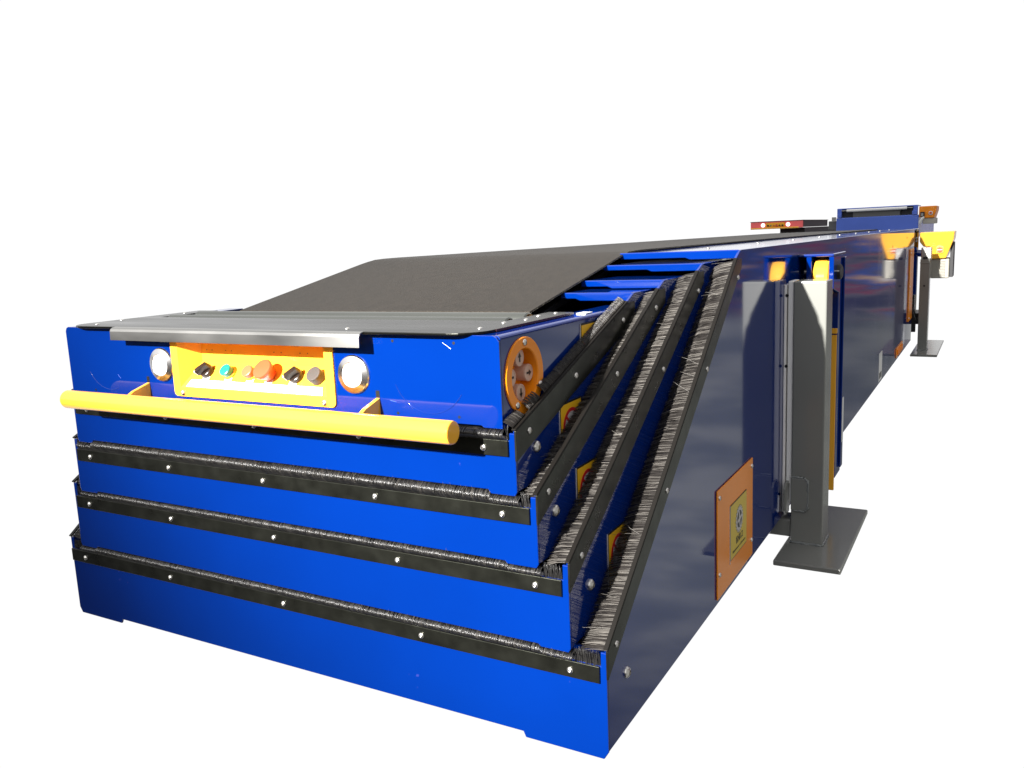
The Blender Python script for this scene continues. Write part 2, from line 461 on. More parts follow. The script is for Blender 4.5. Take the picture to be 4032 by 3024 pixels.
# steel top plate: rounded front corners, two rear arms
def rc(cx, cy, r, a0, a1, n=8): return [(cx + r * math.cos(a0 + (a1 - a0) * k / n), cy + r * math.sin(a0 + (a1 - a0) * k / n)) for k in range(n + 1)]
pl = rc(-.405, -.005, .046, PI, 1.5 * PI) + rc(.400, -.005, .046, 1.5 * PI, 2 * PI) + [(.446, .262), (.400, .262), (.400, .118), (-.395, .118), (-.395, .262), (-.452, .262)]
tp = MB(); tp.prism(pl, 'z', .6125, .6165)
plate = tp.build('top_plate', 'steel_dark', head, .0011, 3)
# bent-down lip
lp = MB(); x0, x1 = -.306, .256
prof = [(-.0505, .6166), (-.0570, .6160), (-.0610, .6135), (-.0630, .6095), (-.0638, .5940), (-.0622, .5940), (-.0614, .6085), (-.0595, .6120), (-.0560, .6145), (-.0505, .6152)]
lp.prism(prof, 'x', x0, x1)
lip = lp.build('bent_lip', 'steel', plate, .0003)
b = MB(); b.box(.4463, .4472, .006, .2615, .6128, .6163); b.build('plate_edge', 'brown_edge', plate)
for x, y in ((.418, .010), (.414, .085), (.425, .135), (.418, .190), (.424, .240), (-.425, .05), (-.425, .2), (-.40, -.02), (.2, -.02)):
    at('screw', TINY, (x, y, .6155), plate, UP)
# rollers with hollow ends
for y, z, xr in ((.146, .5965, .386), (.214, .5975, .384)):
    b = MB(); b.lathe([(.013, -.0), (.0135, -.012), (.0205, -.012), (.0225, -.010), (.0225, xr * 2 + .002), (.0205, xr * 2 + .004), (.0135, xr * 2 + .004), (.013, xr * 2 - .012), (0, xr * 2 - .012)], (-xr, y, z), (1, 0, 0), 32, False)
    ro = b.build('roller', 'zinc', head)
    MB().cyl((-.44, y, z), (.44, y, z), .006, 14).build('axle', 'steel', ro)
MB().box(.386, .440, .262, .300, .600, .6115).build('guard_plate', 'yellow', head, .001)
MB().box(.446, .464, .272, .300, .6122, .6138).build('wear_strip', 'plastic', head, .0006)

# recessed control panel
cp = MB()
fr0, fr1, fz0 = -.182, .182, .4965
yb, zb_, xb_ = -.007, .5537, .142
def rnd(x0, x1, z0, z1, r):
    pts = []
    for cx, cz, a in ((x0 + r, z0 + r, PI), (x1 - r, z0 + r, 1.5 * PI)): pts += rc(cx, cz, r, a, a + PI / 2, 5)
    return pts + [(x1, z1), (x0, z1)]
fy = F - .0030
fo = rnd(fr0, fr1, fz0, .600, .008)
cp.prism([p for p in fo if p[0] < -.17] + [], 'y', fy, F - .0002) if False else None
cp.prism(rc(fr0 + .008, fz0 + .008, .008, PI, 1.5 * PI, 5) + [(hx0, fz0), (hx0, .600), (fr0, .600)], 'y', fy, F - .0002)
cp.prism([(hx1, fz0)] + rc(fr1 - .008, fz0 + .008, .008, 1.5 * PI, 2 * PI, 5) + [(fr1, .600), (hx1, .600)], 'y', fy, F - .0002)
cp.box(hx0, hx1, fy, F - .0002, fz0, hz0)
cp.box(hx0, hx1, fy, F - .0002, hz1, .600)
cp.add([(hx0, fy, hz0), (hx1, fy, hz0), (xb_, yb, zb_), (-xb_, yb, zb_)], [(0, 1, 2, 3)])               # sloping key face
cp.add([(-xb_, yb, zb_), (xb_, yb, zb_), (xb_, yb, hz1), (-xb_, yb, hz1)], [(0, 1, 2, 3)])               # back
cp.add([(hx0, fy, hz1), (-xb_, yb, hz1), (xb_, yb, hz1), (hx1, fy, hz1)], [(0, 1, 2, 3)])               # ceiling
cp.add([(hx0, fy, hz0), (-xb_, yb, zb_), (-xb_, yb, hz1), (hx0, fy, hz1)], [(0, 1, 2, 3)])
cp.add([(hx1, fy, hz0), (hx1, fy, hz1), (xb_, yb, hz1), (xb_, yb, zb_)], [(0, 1, 2, 3)])
panel = cp.build('control_panel', 'yellow', conv)
for x, z in ((-.160, .5025), (.160, .503)): at('screw', SCREW, (x, fy + .0002, z), panel, FRONT)
sd = Vector((0, yb - fy, zb_ - hz0)); sl = sd.length; sd.normalize(); sn = Vector((0, -sd.z, sd.y))
def onface(x, t, up=0.): return Vector((x, fy, hz0)) + sd * (t * sl) + sn * up
b = MB()                                            # white legend strip along the front of the key face
def facequad(b, x0, x1, t0, t1, u0, u1, xs=0):
    vs = [onface(x0, t0, u) for u in (u0,)] + [onface(x1, t0, u0), onface(x1 - xs, t1, u0), onface(x0 + xs, t1, u0)]
    vt = [v + sn * (u1 - u0) for v in vs]
    b.add(vs + vt, [(3, 2, 1, 0), (4, 5, 6, 7), (0, 1, 5, 4), (1, 2, 6, 5), (2, 3, 7, 6), (3, 0, 4, 7)])
facequad(b, -.152, .156, .03, .30, .0003, .0012, .006)
for x in (-.113, -.060, -.009, .033, .086): facequad(b, x - .008, x + .008, .30, .46, .0003, .0010)
b.build('legend_strip', 'white', panel)
TC = .60
def pushbutton(name, x, r, m, hgt, ring=True):
    b = MB(); p = onface(x, TC, .0002)
    if ring:
        MB().lathe([(r * 1.12, 0), (r * 1.12, .003), (r * 1.0, .0045), (0, .0045)], p, sn, 24, False).build('bezel', 'yellow', panel)
    b.lathe([(r * .9, .003), (r * .95, hgt * .6), (r, hgt - .002), (r * .96, hgt - .0006), (r * .85, hgt), (0, hgt * 1.02)], p, sn, 28, False)
    return b.build(name, m, panel)
def selector(x):
    p = onface(x, TC, .0002)
    b = MB(); b.lathe([(.0125, 0), (.0125, .004), (.0115, .0085), (.0105, .009), (0, .009)], p, sn, 24, False)
    # raised grip bar with a white pointer
    ang = .75; d = Vector((math.cos(ang), 0, 0)) + sd * math.sin(ang); q = sn.cross(d)
    c = p + sn * .009
    pts = []
    for u, v in ((-.0135, -.0045), (.0115, -.0050), (.0135, 0), (.0115, .0050), (-.0135, .0045)): pts.append(c + d * u + q * v)
    top_ = [v + sn * .011 - (v - c) * .12 for v in pts]; n5 = 5
    b.add(pts + top_, [tuple(range(5, 10))] + [(k, (k + 1) % 5, 5 + (k + 1) % 5, 5 + k) for k in range(5)])
    o = b.build('selector_knob', 'knob', panel)
    w = MB(); e0 = c - d * .0140
    vs = [e0 + q * a + sn * bb + d * cc for cc in (-.0008, .0004) for a, bb in ((-.0022, .0), (.0022, .0), (.0022, .0100), (-.0022, .0100))]
    w.add(vs, [(3, 2, 1, 0), (4, 5, 6, 7), (0, 1, 5, 4), (1, 2, 6, 5), (2, 3, 7, 6), (3, 0, 4, 7)]); w.build('pointer', 'white', panel)
selector(-.115); selector(.089)
pushbutton('push_button', -.062, .0110, 'green', .015)
pushbutton('push_button', -.011, .0110, 'redcap', .015)
b = MB(); p = onface(.032, TC, .0002)
b.lathe([(.011, 0), (.011, .008), (.0135, .010), (.0175, .020), (.0178, .023), (.0165, .0248), (.012, .0252), (0, .0255)], p, sn, 32, False)
b.build('emergency_stop', 'red', panel)
b = MB(); p = onface(.1345, TC, .0002)
b.lathe([(.0130, 0), (.0130, .015), (.0124, .0162), (.011, .0165), (0, .0168)], p, sn, 30, False)
b.build('buzzer', 'mic', panel)
for x in (-.128, -.115, -.082, -.068, .030, .046, .087, .103): MB().cyl((x, yb - .0005, .574), (x, yb + .0005, .574), .0009, 8).build('vent_hole', 'black', panel)

# head lamps
for x in (-.2105, .2200):
    z = .5495
    b = MB(); b.lathe([(.0300, 0), (.0300, .0015), (.0285, .0035), (.0195, .0062), (.0185, .0055), (.0180, .0030), (0, .0028)], (x, F - .0001, z), (0, -1, 0), 40, False)
    lampo = b.build('headlight', 'bright_steel', conv)
    b = MB(); b.lathe([(.0178, .0032), (.0170, .0055), (.012, .0068), (0, .0072)], (x, F - .0001, z), (0, -1, 0), 32, False)
    b.build('lens', 'lamp', lampo)

# yellow handlebar on two gussets
b = MB(); r = .0166
b.lathe([(r - .0025, 0), (r - .0008, .0006), (r, .0030), (r, .8395), (r - .0008, .8419), (r - .0025, .8425)], (-.4140, -.088, .4865), (1, 0, 0), 40)
bar = b.build('handlebar', 'yellow', conv)
for x in (-.2525, .2625):
    MB().prism([(F - .0002, .5160), (F - .0002, .4860), (-.080, .4860), (-.084, .4985), (-.070, .5060)], 'x', x - .0035, x + .0035).build('gusset', 'yellow', bar, .0006)
    MB().box(x - .0035, x + .0035, F - .0004, F + .0005, .5163, .5270).build('mount_slot', 'black', bar)

# round button disc on the head's right side
b = MB(); ax = (1, 0, 0); pc = (h, *DC)
b.lathe([(.0555, .0002), (.0555, .0022), (.0545, .0030), (.0400, .0030), (.0385, .0015), (.0375, -.0240), (0, -.0240)], pc, ax, 56, False)
disc = b.build('button_disc', 'orange', conv)
for t in (PI / 2, -PI / 7.5, PI + .95): at('screw', SCREW, (h + .0026, DC[0] + .0475 * math.cos(t), DC[1] + .0475 * math.sin(t)), disc, RIGHT)
for dy, dz, ang in ((0, .0255, PI / 2), (0, -.0255, -PI / 2), (.0255, 0, 0), (-.0255, 0, PI)):
    c = Vector((h - .024, DC[0] + dy, DC[1] + dz))
    b = MB(); b.lathe([(.0125, 0), (.0125, .016), (.0130, .0165), (.0125, .0185), (.0108, .0188), (.0104, .0182), (0, .0182)], c, ax, 26, False)
    bo = b.build('arrow_button', 'button', disc)
    pts = [(-.0065, -.0016), (.0005, -.0016), (.0005, -.0045), (.0070, 0), (.0005, .0045), (.0005, .0016), (-.0065, .0016)]
    ca, sa = math.cos(ang), math.sin(ang)
    b = MB(); b.prism([(c.y + u * ca - v * sa, c.z + u * sa + v * ca) for u, v in pts], 'x', c.x + .0183, c.x + .0187)
    b.build('arrow', 'black', disc)

# ------------------------------------------------------------------ the belt
BW = .352; y0, z0, y1, z1, ye = .284, .6150, .754, .7050, 5.25
def bz(y): return z0 + (z1 - z0) * (y - y0) / (y1 - y0)
path = [(y0 - .003, z0 - .012), (y0 - .004, z0 - .006), (y0 - .001, z0 - .0015)] + [(y0 + (y1 - .06 - y0) * k / 8, bz(y0 + (y1 - .06 - y0) * k / 8)) for k in range(9)]
path += [(y1 - .03, bz(y1 - .03) - .0006), (y1, z1 - .0022), (y1 + .04, z1 - .0006)] + [(y1 + .1 + (ye - y1 - .1) * k / 20, z1) for k in range(21)] + [(ye + .02, z1 - .008), (ye + .024, z1 - .03)]
b = MB(); n = len(path); th = .0035
vs = []
for k, (y, z) in enumerate(path):
    a = Vector(path[max(k - 1, 0)]); c = Vector(path[min(k + 1, n - 1)]); d = (c - a).normalized(); nn = Vector((-d.y, d.x))
    q = Vector((y, z)) - nn * th
    vs += [(-BW, y, z), (BW, y, z), (BW, q.x, q.y), (-BW, q.x, q.y)]
fs = []; edge = []
for k in range(n - 1):
    o = 4 * k; p = o + 4
    fs += [(o, o + 1, p + 1, p), (o + 3, p + 3, p + 2, o + 2), (o, p, p + 3, o + 3)]
    edge += [(o + 1, o + 2, p + 2, p + 1)]
fs += [(0, 3, 2, 1), (4 * n - 4, 4 * n - 3, 4 * n - 2, 4 * n - 1)]
b.add(vs, fs); belt = b.build('conveyor_belt', 'belt', conv)
b = MB(); b.add(vs, edge)
# frayed threads along the cut edge
for k in range(420):
    y = random.uniform(y0, 1.6); z = bz(y) if y < y1 else z1
    b.strand([(BW - .0005, y, z - .0015), (BW + random.uniform(.0008, .0024), y + random.uniform(-.002, .002), z - .002 + random.uniform(-.001, .0015))], .0004, Vector((0, 0, 1)))
b.build('belt_edge', 'belt_edge', belt)
# slider bed below the belt
MB().box(-BW + .01, BW - .01, .80, 5.2, .692, .700).build('slider_bed', 'zinc', conv)
MB().cyl((-BW, 5.24, .683), (BW, 5.24, .683), .018, 24).build('tail_roller', 'zinc', conv)
b = MB(); b.prism([(.30, .590), (.76, .684), (.76, .672), (.30, .578)], 'x', -.33, .33); b.build('slider_bed', 'dark', conv)
body4 = bodies[4][0]
for k in range(9): at('screw', TINY, (.47, .95 + .48 * k, .7000), body4, UP)

MB().prism([(.30, .555), (.30, .590), (.76, .680), (1.15, .688), (1.15, .555)], 'x', -.346, -.340).build('dark_gap_sheet', 'dark', conv)  # added dark sheet closing the see-through gap, stands for shade under the belt
MB().box(-.340, .598, 1.142, 1.149, .16, .688).build('dark_gap_backing', 'dark', conv)  # added dark backing in place of the shade inside the sections

# warning signs on the section sides: yellow plate, red prohibition ring over a black figure
def warning_sign(h_, y, z, parent, w=.078, hh=.090):
    # y,z: upper front corner
    b = MB(); b.box(h_ + .0002, h_ + .0010, y, y + w, z - hh, z); s_ = b.build('warning_sign', 'black', parent)
    MB().box(h_ + .0002, h_ + .0012, y - .0016, y - .0002, z - hh, z).build('border', 'sign_white', s_)
    MB().box(h_ + .0010, h_ + .0014, y + .003, y + w - .003, z - hh + .003, z - .003).build('field', 'sign_yellow', s_)
    cy, cz, R_ = y + w / 2, z - .041, .030
    MB().cyl((h_ + .0014, cy, cz), (h_ + .0017, cy, cz), R_ - .002, 36).build('disc', 'sign_white', s_)
    b = MB(); b.lathe([(R_, .0014), (R_, .0021), (R_ - .0055, .0021), (R_ - .0055, .0014)], (h_, cy, cz), (1, 0, 0), 40, False)
    a = math.radians(45); dx, dz_ = math.cos(a), math.sin(a); L = R_ - .004
    q = [(cy - dx * L - dz_ * .0024, cz + dz_ * L - dx * .0024), (cy - dx * L + dz_ * .0024, cz + dz_ * L + dx * .0024), (cy + dx * L + dz_ * .0024, cz - dz_ * L + dx * .0024), (cy + dx * L - dz_ * .0024, cz - dz_ * L - dx * .0024)]
    b.prism(q, 'x', h_ + .0016, h_ + .0020); b.build('ban_ring', 'sign_red', s_)
    b = MB(); b.cyl((h_ + .0017, cy + .003, cz + .010), (h_ + .00185, cy + .003, cz + .010), .0048, 18)
    b.prism([(cy - .007, cz - .016), (cy + .012, cz - .016), (cy + .010, cz + .003), (cy - .003, cz + .003)], 'x', h_ + .0017, h_ + .00185)
    b.build('pictogram', 'black', s_)
warning_sign(H[0], .224, .601, conv, .075, .06)
warning_sign(H[1], .109, .491, conv)
warning_sign(H[2], .1085, .395, conv)
warning_sign(H[3], .129, .289, conv)

# orange access plate with its maintenance sign
X4 = H[4]
b = MB(); b.box(X4 + .0003, X4 + .0035, .540, .816, .0225, .2455); acc = b.build('access_plate', 'orange', conv, .0022, 3)
for y, z in ((.552, .229), (.804, .229), (.552, .072), (.804, .060)): at('screw', SCREW, (X4 + .0033, y, z), acc, RIGHT)
sy0, sy1, sz0, sz1 = .628, .757, .072, .190
MB().box(X4 + .0035, X4 + .0045, sy0, sy1, sz0, sz1).build('sign_plate', 'black', acc)
MB().box(X4 + .0045, X4 + .0049, sy0 + .002, sy1 - .002, sz0 + .002, sz1 - .002).build('sign_field', 'sign_olive', acc)
MB().box(X4 + .0035, X4 + .0046, sy0 - .0025, sy0 - .0004, sz0 - .006, sz1).build('sign_border', 'sign_white', acc)
gy, gz = .696, .143
b = MB(); pts = []
for k in range(20):
    for u, rr in ((-.32, .026), (-.17, .0305), (.17, .0305), (.32, .026)):
        t = 2 * PI * (k + u) / 20; pts.append((gy + rr * math.cos(t), gz + rr * math.sin(t)))
b.prism(pts, 'x', X4 + .0049, X4 + .0051); b.build('gear_outline', 'black', acc)
pts2 = [(gy + (y - gy) * .94, gz + (z - gz) * .94) for y, z in pts]
MB().prism(pts2, 'x', X4 + .0051, X4 + .0053).build('gear', 'sign_white', acc)
MB().cyl((X4 + .0053, gy, gz), (X4 + .0055, gy, gz), .0185, 32).build('gear_hole', 'black', acc)
b = MB(); star = []
for k in range(8):
    rr = .0180 if k % 2 == 0 else .0052
    for dd in ((-.16, .16) if k % 2 == 0 else (0,)):
        t = 2 * PI * k / 8 + .2 + dd; star.append((gy + rr * math.cos(t), gz + rr * math.sin(t)))
b.prism(star, 'x', X4 + .0055, X4 + .0057); b.build('gear_spokes', 'sign_white', acc)

def text(body, size, loc, parent, m, name, bold=0., width=None):
    cu = bpy.data.curves.new(name, 'FONT'); cu.body = body; cu.size = size; cu.align_x = 'CENTER'; cu.align_y = 'CENTER'
    cu.extrude = .0001; cu.offset = bold
    o = bpy.data.objects.new(name, cu); col.objects.link(o)
    bpy.context.view_layer.update()
    dg = bpy.context.evaluated_depsgraph_get()
    me = bpy.data.meshes.new_from_object(o.evaluated_get(dg)); bpy.data.objects.remove(o)
    xs = [v.co.x for v in me.vertices]
    sx = (width / (max(xs) - min(xs))) if width and xs else 1
    for v in me.vertices:       # text plane -> the side plane: x runs along +y, y along z
        v.co = Vector((v.co.z, v.co.x * sx, v.co.y))
    me.materials.clear(); me.materials.append(M[m])
    ob = bpy.data.objects.new(name, me); col.objects.link(ob); ob.parent = parent
    q = parent
    while q.parent is not None: q = q.parent
    ob.location = Vector(loc) - ROOTLOC[q.name]
    return ob
text('检修口', .017, (X4 + .0051, .697, .1020), acc, 'black', 'sign_text', .0003, .054)
text('Maintenance of Entrance', .0080, (X4 + .0051, .694, .0855), acc, 'black', 'sign_text', .00005, .100)

# stickers and small plates further along the side
lb = MB().box(X4 + .0002, X4 + .0008, 3.19, 3.315, .016, .150).build('side_label', 'plastic', conv)
MB().box(X4 + .0008, X4 + .0010, 3.205, 3.300, .028, .055).build('printed_band', 'far_grey', lb)
lv = MB().box(X4 + .0002, X4 + .004, 3.96, 4.31, .020, .073).build('louvre_plate', 'orange', conv, .001)
b = MB()
for k in range(7): b.box(X4 + .004, X4 + .010, 4.0 + .04 * k, 4.025 + .04 * k, .034, .060)
b.build('louvre', 'orange', lv)
op = MB().box(X4 + .0002, X4 + .006, 4.60, 4.84, .150, .582).build('access_plate', 'orange', conv, .001)
for z in (.17, .36, .56): at('screw', SCREW, (X4 + .0058, 4.63, z), op, RIGHT)
b = MB()
for y, z in ((3.64, .625), (4.40, .655), (3.62, .425)): b.cyl((X4 - .001, y, z), (X4 + .0008, y, z), .006, 12)
b.build('plug_hole', 'black', body4)

# wheel bracket column behind the near post
br = MB()
br.box(X4 + .0003, .690, 1.412, 1.500, .045, .668)
br.box(X4 + .0003, .694, 1.296, 1.498, .6625, .6695)
bracket = br.build('wheel_bracket', 'blue', conv, .003, 3)
b = MB()
for xa, xb in ((.6255, .6385), (.6815, .6935)):
    b.prism([(1.300, .6624), (1.300, .580), (1.411, .560), (1.411, .6624)], 'x', xa, xb)
b.build('wheel_fork', 'blue', bracket, .002)
b = MB(); wp = [(.012, -.0215), (.046, -.0205), (.0535, -.017), (.0560, -.010), (.0568, 0), (.0560, .010), (.0535, .017), (.046, .0205), (.012, .0215)]
b.lathe(wp, (.660, 1.352, .601), (1, 0, 0), 48)
wheel = b.build('wheel', 'yellow', bracket)
MB().cyl((.612, 1.352, .622), (.700, 1.352, .622), .007, 16).build('axle', 'steel', bracket)
b = MB(); b.lathe([(.020, 0), (.020, .008), (.014, .012), (0, .012)], (.6935, 1.365, .620), (1, 0, 0), 18, False); b.build('axle_nut', 'dark', bracket)
og = MB(); og.box(.662, .688, 1.404, 1.4118, .012, .448); og.box(.660, .689, 1.402, 1.4118, .452, .466)
og.build('edge_guard', 'yellow', bracket, .001)
b = MB(); b.box(.6902, .6960, 1.470, 1.5005, .062, .655); b.build('edge_angle', 'blue', bracket, .002)
MB().box(.6962, .6968, 1.473, 1.498, .135, .262).build('side_label', 'plastic', bracket)

# tail: yellow brackets, drive guard, motor
b = MB(); b.box(-.60, .602, 5.27, 5.30, .012, .690); b.build('tail_frame', 'dark', conv, .002)
b = MB(); b.box(.572, .586, 5.255, 5.269, .580, .672); b.box(.5935, .604, 5.255, 5.269, .560, .672); b.build('tail_bracket', 'yellow', conv, .001)
for z in (.688, .636, .618): at('bolt', BIGBOLT, (.592, 5.254, z), body4, FRONT)
arm = MB().box(.589, .613, 5.090, 5.130, .275, .560).build('lift_arm', 'blue', conv, .006, 3)
b = MB(); b.cyl((.600, 5.11, .545), (.640, 5.11, .540), .022, 20); b.cyl((.592, 5.085, .562), (.610, 5.085, .562), .020, 20); b.build('pivot', 'blue', arm)
b = MB(); b.cyl((.6095, 5.10, .10), (.6095, 5.10, .28), .006, 10); b.build('rod', 'bright_steel', arm)
b = MB(); b.box(.606, .66, 4.95, 5.2, .10, .17); b.tube([(.607, 4.96, .2), (.62, 4.93, .17), (.63, 4.95, .13), (.618, 5.0, .11)], .006); b.build('cable_clamp', 'black', conv)
gk = .9684
def GX(x): return 1.0543 - (1.0543 - x) * gk
def GZ(z): return .7394 - (.7394 - z) * gk
def gbox(x0, x1, y0, y1, z0, z1): return MB().box(GX(x0), GX(x1), y0, y1, GZ(z0), GZ(z1))
gd = MB(); gd.prism([(GX(x), GZ(z)) for x, z in [(.607, .671), (.812, .673), (.809, .628), (.806, .615), (.769, .505), (.763, .499), (.674, .496), (.672, .578), (.632, .577), (.607, .610)]], 'y', 5.105, 5.40)
guard = gd.build('drive_guard', 'yellow', conv, .006, 3)
b = MB(); b.lathe([(.029, 0), (.029, .004), (.023, .0045), (0, .0045)], (GX(.730), 5.1055, GZ(.556)), (0, -1, 0), 30, False); b.build('switch_recess', 'yellow', guard)
gbox(.711, .749, 5.096, 5.101, .537, .575).build('switch_plate', 'sign_white', guard, .002)
gbox(.713, .747, 5.0955, 5.0962, .539, .573).build('switch_face', 'yellow', guard)
b = MB(); b.cyl((GX(.730), 5.0955, GZ(.556)), (GX(.730), 5.090, GZ(.556)), .0150, 24); b.build('rotary_switch', 'red', guard)
gbox(.716, .744, 5.086, 5.0898, .5535, .5585).build('switch_handle', 'white', guard)
motor = gbox(.676, .787, 5.135, 5.36, .366, .4955).build('drive_motor', 'beige', conv, .008, 3)
for k in range(11): gbox(.679, .762, 5.126, 5.1348, .374 + .0103 * k, .3795 + .0103 * k).build('cooling_fin', 'beige', motor)
gbox(.789, .808, 5.16, 5.36, .372, .60).build('back_plate', 'dark', guard)

# ------------------------------------------------------------------ guide posts
def guide_post(x0, x1, y0, y1, zt, base, label, near):
    t = thing('guide_post', ((x0 + x1) / 2, (y0 + y1) / 2, FLOOR), label, 'post', 'grey guide posts beside the conveyor')
    b = MB(); b.box(x0, x1, y0, y1, FLOOR + .014, zt); col_ = b.build('post_column', 'post_grey', t, .004, 3)
    b = MB(); b.box(*base, FLOOR, FLOOR + .014); b.build('base_plate', 'post_grey', t, .003, 2)
    b = MB()            # weld bead round the foot
    ring = [(x0, y0), (x1, y0), (x1, y1), (x0, y1)]; pts = []
    for k in range(4):
        a, c = ring[k], ring[(k + 1) % 4]
        for q in range(14):
            f = q / 14; pts.append((a[0] + (c[0] - a[0]) * f + random.gauss(0, .0007), a[1] + (c[1] - a[1]) * f + random.gauss(0, .0007), FLOOR + .0155 + random.gauss(0, .0006)))
    b.tube(pts, [random.uniform(.0028, .0046) for _ in pts], 7, True); b.build('weld_bead', 'weld', t)
    return t
p1 = guide_post(.628, .706, 1.128, 1.213, .611, (.615, .771, .990, 1.472), 'grey square guide post with white slide pads, standing in front of the yellow wheel', True)
MB().box(.6055, .6115, 1.132, 1.205, .024, .602).build('slide_pad', 'pad', p1, .001)
MB().box(.6145, .6275, 1.134, 1.205, .100, .611).build('slide_pad', 'white', p1, .002)
b = MB()
for z in (.576, .401, .07): b.cyl((.612, 1.1315, z), (.612, 1.133, z), .004, 10)
b.build('bolt_slot', 'black', p1)
lug = MB(); lug.prism([(1.092, .040), (1.104, .026), (1.140, .026), (1.140, .108), (1.104, .108), (1.092, .096)], 'x', .6165, .6225)
lug.build('lug_plate', 'post_grey', p1, .001)
MB().box(.6285, .668, 1.1235, 1.1278, .034, .118).build('weld_plate', 'post_grey', p1, .002)
b = MB(); pts = [(.628 + .004 * 0, 1.1262, .118)]
outl = [(.629, .1195), (.660, .1195), (.6695, .112), (.6695, .042), (.662, .0325), (.629, .0325)]
pts = []
for a, c in zip(outl, outl[1:]):
    for q in range(9):
        f = q / 9; pts.append((a[0] + (c[0] - a[0]) * f + random.gauss(0, .0007), 1.1265 + random.gauss(0, .0005), a[1] + (c[1] - a[1]) * f + random.gauss(0, .0008)))
b.tube(pts, [random.uniform(.0022, .0042) for _ in pts], 7); b.build('weld_bead', 'weld', p1)
MB().box(.30, .6278, 1.138, 1.200, -.044, .004).build('cross_tube', 'post_grey', p1, .006, 3)
p2 = guide_post(.647, .701, 4.850, 4.950, .514, (.622, .771, 4.66, 5.40), 'slimmer grey guide post with steel top, standing beside the yellow drive guard', False)
MB().box(.650, .707, 4.86, 4.94, .5145, .584).build('steel_cap', 'steel', p2, .003)
MB().box(.663, .687, 4.8490, 4.8596, .513, .528).build('cap_slot', 'black', p2)
MB().cyl((.674, 4.8488, .350), (.674, 4.8510, .350), .006, 12).build('pin_hole', 'black', p2)
MB().box(.645, .703, 4.8470, 4.952, .4880, .4940).build('collar', 'post_grey', p2, .001)

# ------------------------------------------------------------------ second conveyor, behind the tail
Y = 10.7
c2 = thing('belt_conveyor', (-.27, Y, FLOOR), 'blue belt conveyor behind the near one, with a front roller whitened for its highlight', 'conveyor')
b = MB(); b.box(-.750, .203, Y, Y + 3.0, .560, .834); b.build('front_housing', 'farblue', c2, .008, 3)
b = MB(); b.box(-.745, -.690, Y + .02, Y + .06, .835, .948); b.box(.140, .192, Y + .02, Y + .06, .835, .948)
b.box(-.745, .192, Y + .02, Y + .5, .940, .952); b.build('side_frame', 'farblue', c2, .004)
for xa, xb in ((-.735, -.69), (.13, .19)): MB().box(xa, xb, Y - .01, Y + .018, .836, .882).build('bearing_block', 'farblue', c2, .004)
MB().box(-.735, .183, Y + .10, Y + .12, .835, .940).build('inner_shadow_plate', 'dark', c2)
b = MB(); b.cyl((-.627, Y + .0, .921), (.070, Y + .0, .921), .0175, 20); rl = b.build('roller', 'tube', c2)
MB().cyl((-.69, Y, .921), (.135, Y, .921), .006, 10).build('axle', 'steel', rl)
MB().box(-.555, -.010, Y + .03, Y + .09, .835, .905).build('belt_end', 'far_grey', c2)
MB().prism([(.205, .930), (.400, .930), (.398, .880), (.372, .789), (.262, .789), (.262, .80), (.205, .80)], 'y', Y + .02, Y + .5).build('drive_guard', 'orange', c2, .008)
b = MB(); b.cyl((.335, Y + .02, .846), (.335, Y + .005, .846), .024, 20); b.build('switch_plate', 'plastic', c2)
MB().cyl((.335, Y + .005, .846), (.335, Y - .006, .846), .014, 16).build('rotary_switch', 'red', c2)
MB().box(.245, .390, Y + .04, Y + .45, .716, .7885).build('drive_motor', 'beige', c2, .01)
MB().box(.222, .268, Y - .005, Y + .018, .805, .862).build('end_block', 'dark', c2)
MB().box(.228, .255, Y - .012, Y - .0055, .812, .848).build('end_block', 'steel', c2)
MB().box(-.805, -.755, Y - .005, Y + .02, .800, .848).build('end_block', 'steel', c2)
MB().box(-.860, -.752, Y + .10, Y + .60, .690, .800).build('side_cover', 'far_grey', c2, .006)
pts = [(.262, Y - .02, .800), (.252, Y - .03, .785), (.236, Y - .02, .768), (.226, Y - .02, .745), (.218, Y - .01, .722)]
MB().tube(pts, [.010, .016, .014, .018, .012], 8).build('wrapped_cable', 'plastic', c2)
b = MB()
for x in (-.70, .12):
    for y in (Y + .15, Y + 2.7): b.box(x, x + .06, y, y + .06, FLOOR, .559)
b.build('support_leg', 'far_grey', c2)

# ------------------------------------------------------------------ third conveyor, red, far left
Y = 15.3
c3 = thing('red_conveyor_head', (-2.5, Y, FLOOR), 'red telescopic conveyor head with orange control panel and two round lamps, far left behind', 'conveyor')
x0, x1, zb, zt = -2.975, -2.035, .738, .868
b = MB(); b.box(x0, x1, Y, Y + .05, zb, zt); b.build('front_plate', 'far_red', c3, .01)
b = MB(); b.box(x0 + .01, x1 + .004, Y + .051, Y + 2.6, zb + .006, zt - .002); b.build('side_body', 'rubber', c3)
b = MB(); b.box(x0 - .01, x1 + .02, Y - .01, Y + 2.6, zt - .0015, zt + .006); b.build('top_plate', 'dark', c3)
pa = MB(); w_ = x1 - x0
pa.box(x0 + .29 * w_, x0 + .67 * w_, Y - .012, Y - .0005, zb + .012, zt - .022); pan = pa.build('control_panel', 'orange', c3, .004)
MB().box(x0 + .31 * w_, x0 + .655 * w_, Y - .0135, Y - .0125, zb + .035, zt - .030).build('panel_recess', 'yellow', c3)
for k, (m_, rr) in enumerate((('knob', .016), ('green', .011), ('redcap', .011), ('red', .021), ('knob', .013), ('knob', .016))):
    x = x0 + (.345 + .056 * k) * w_
    MB().cyl((x, Y - .0136, zb + .055), (x, Y - .04, zb + .055), rr, 16).build('push_button', m_, pan)
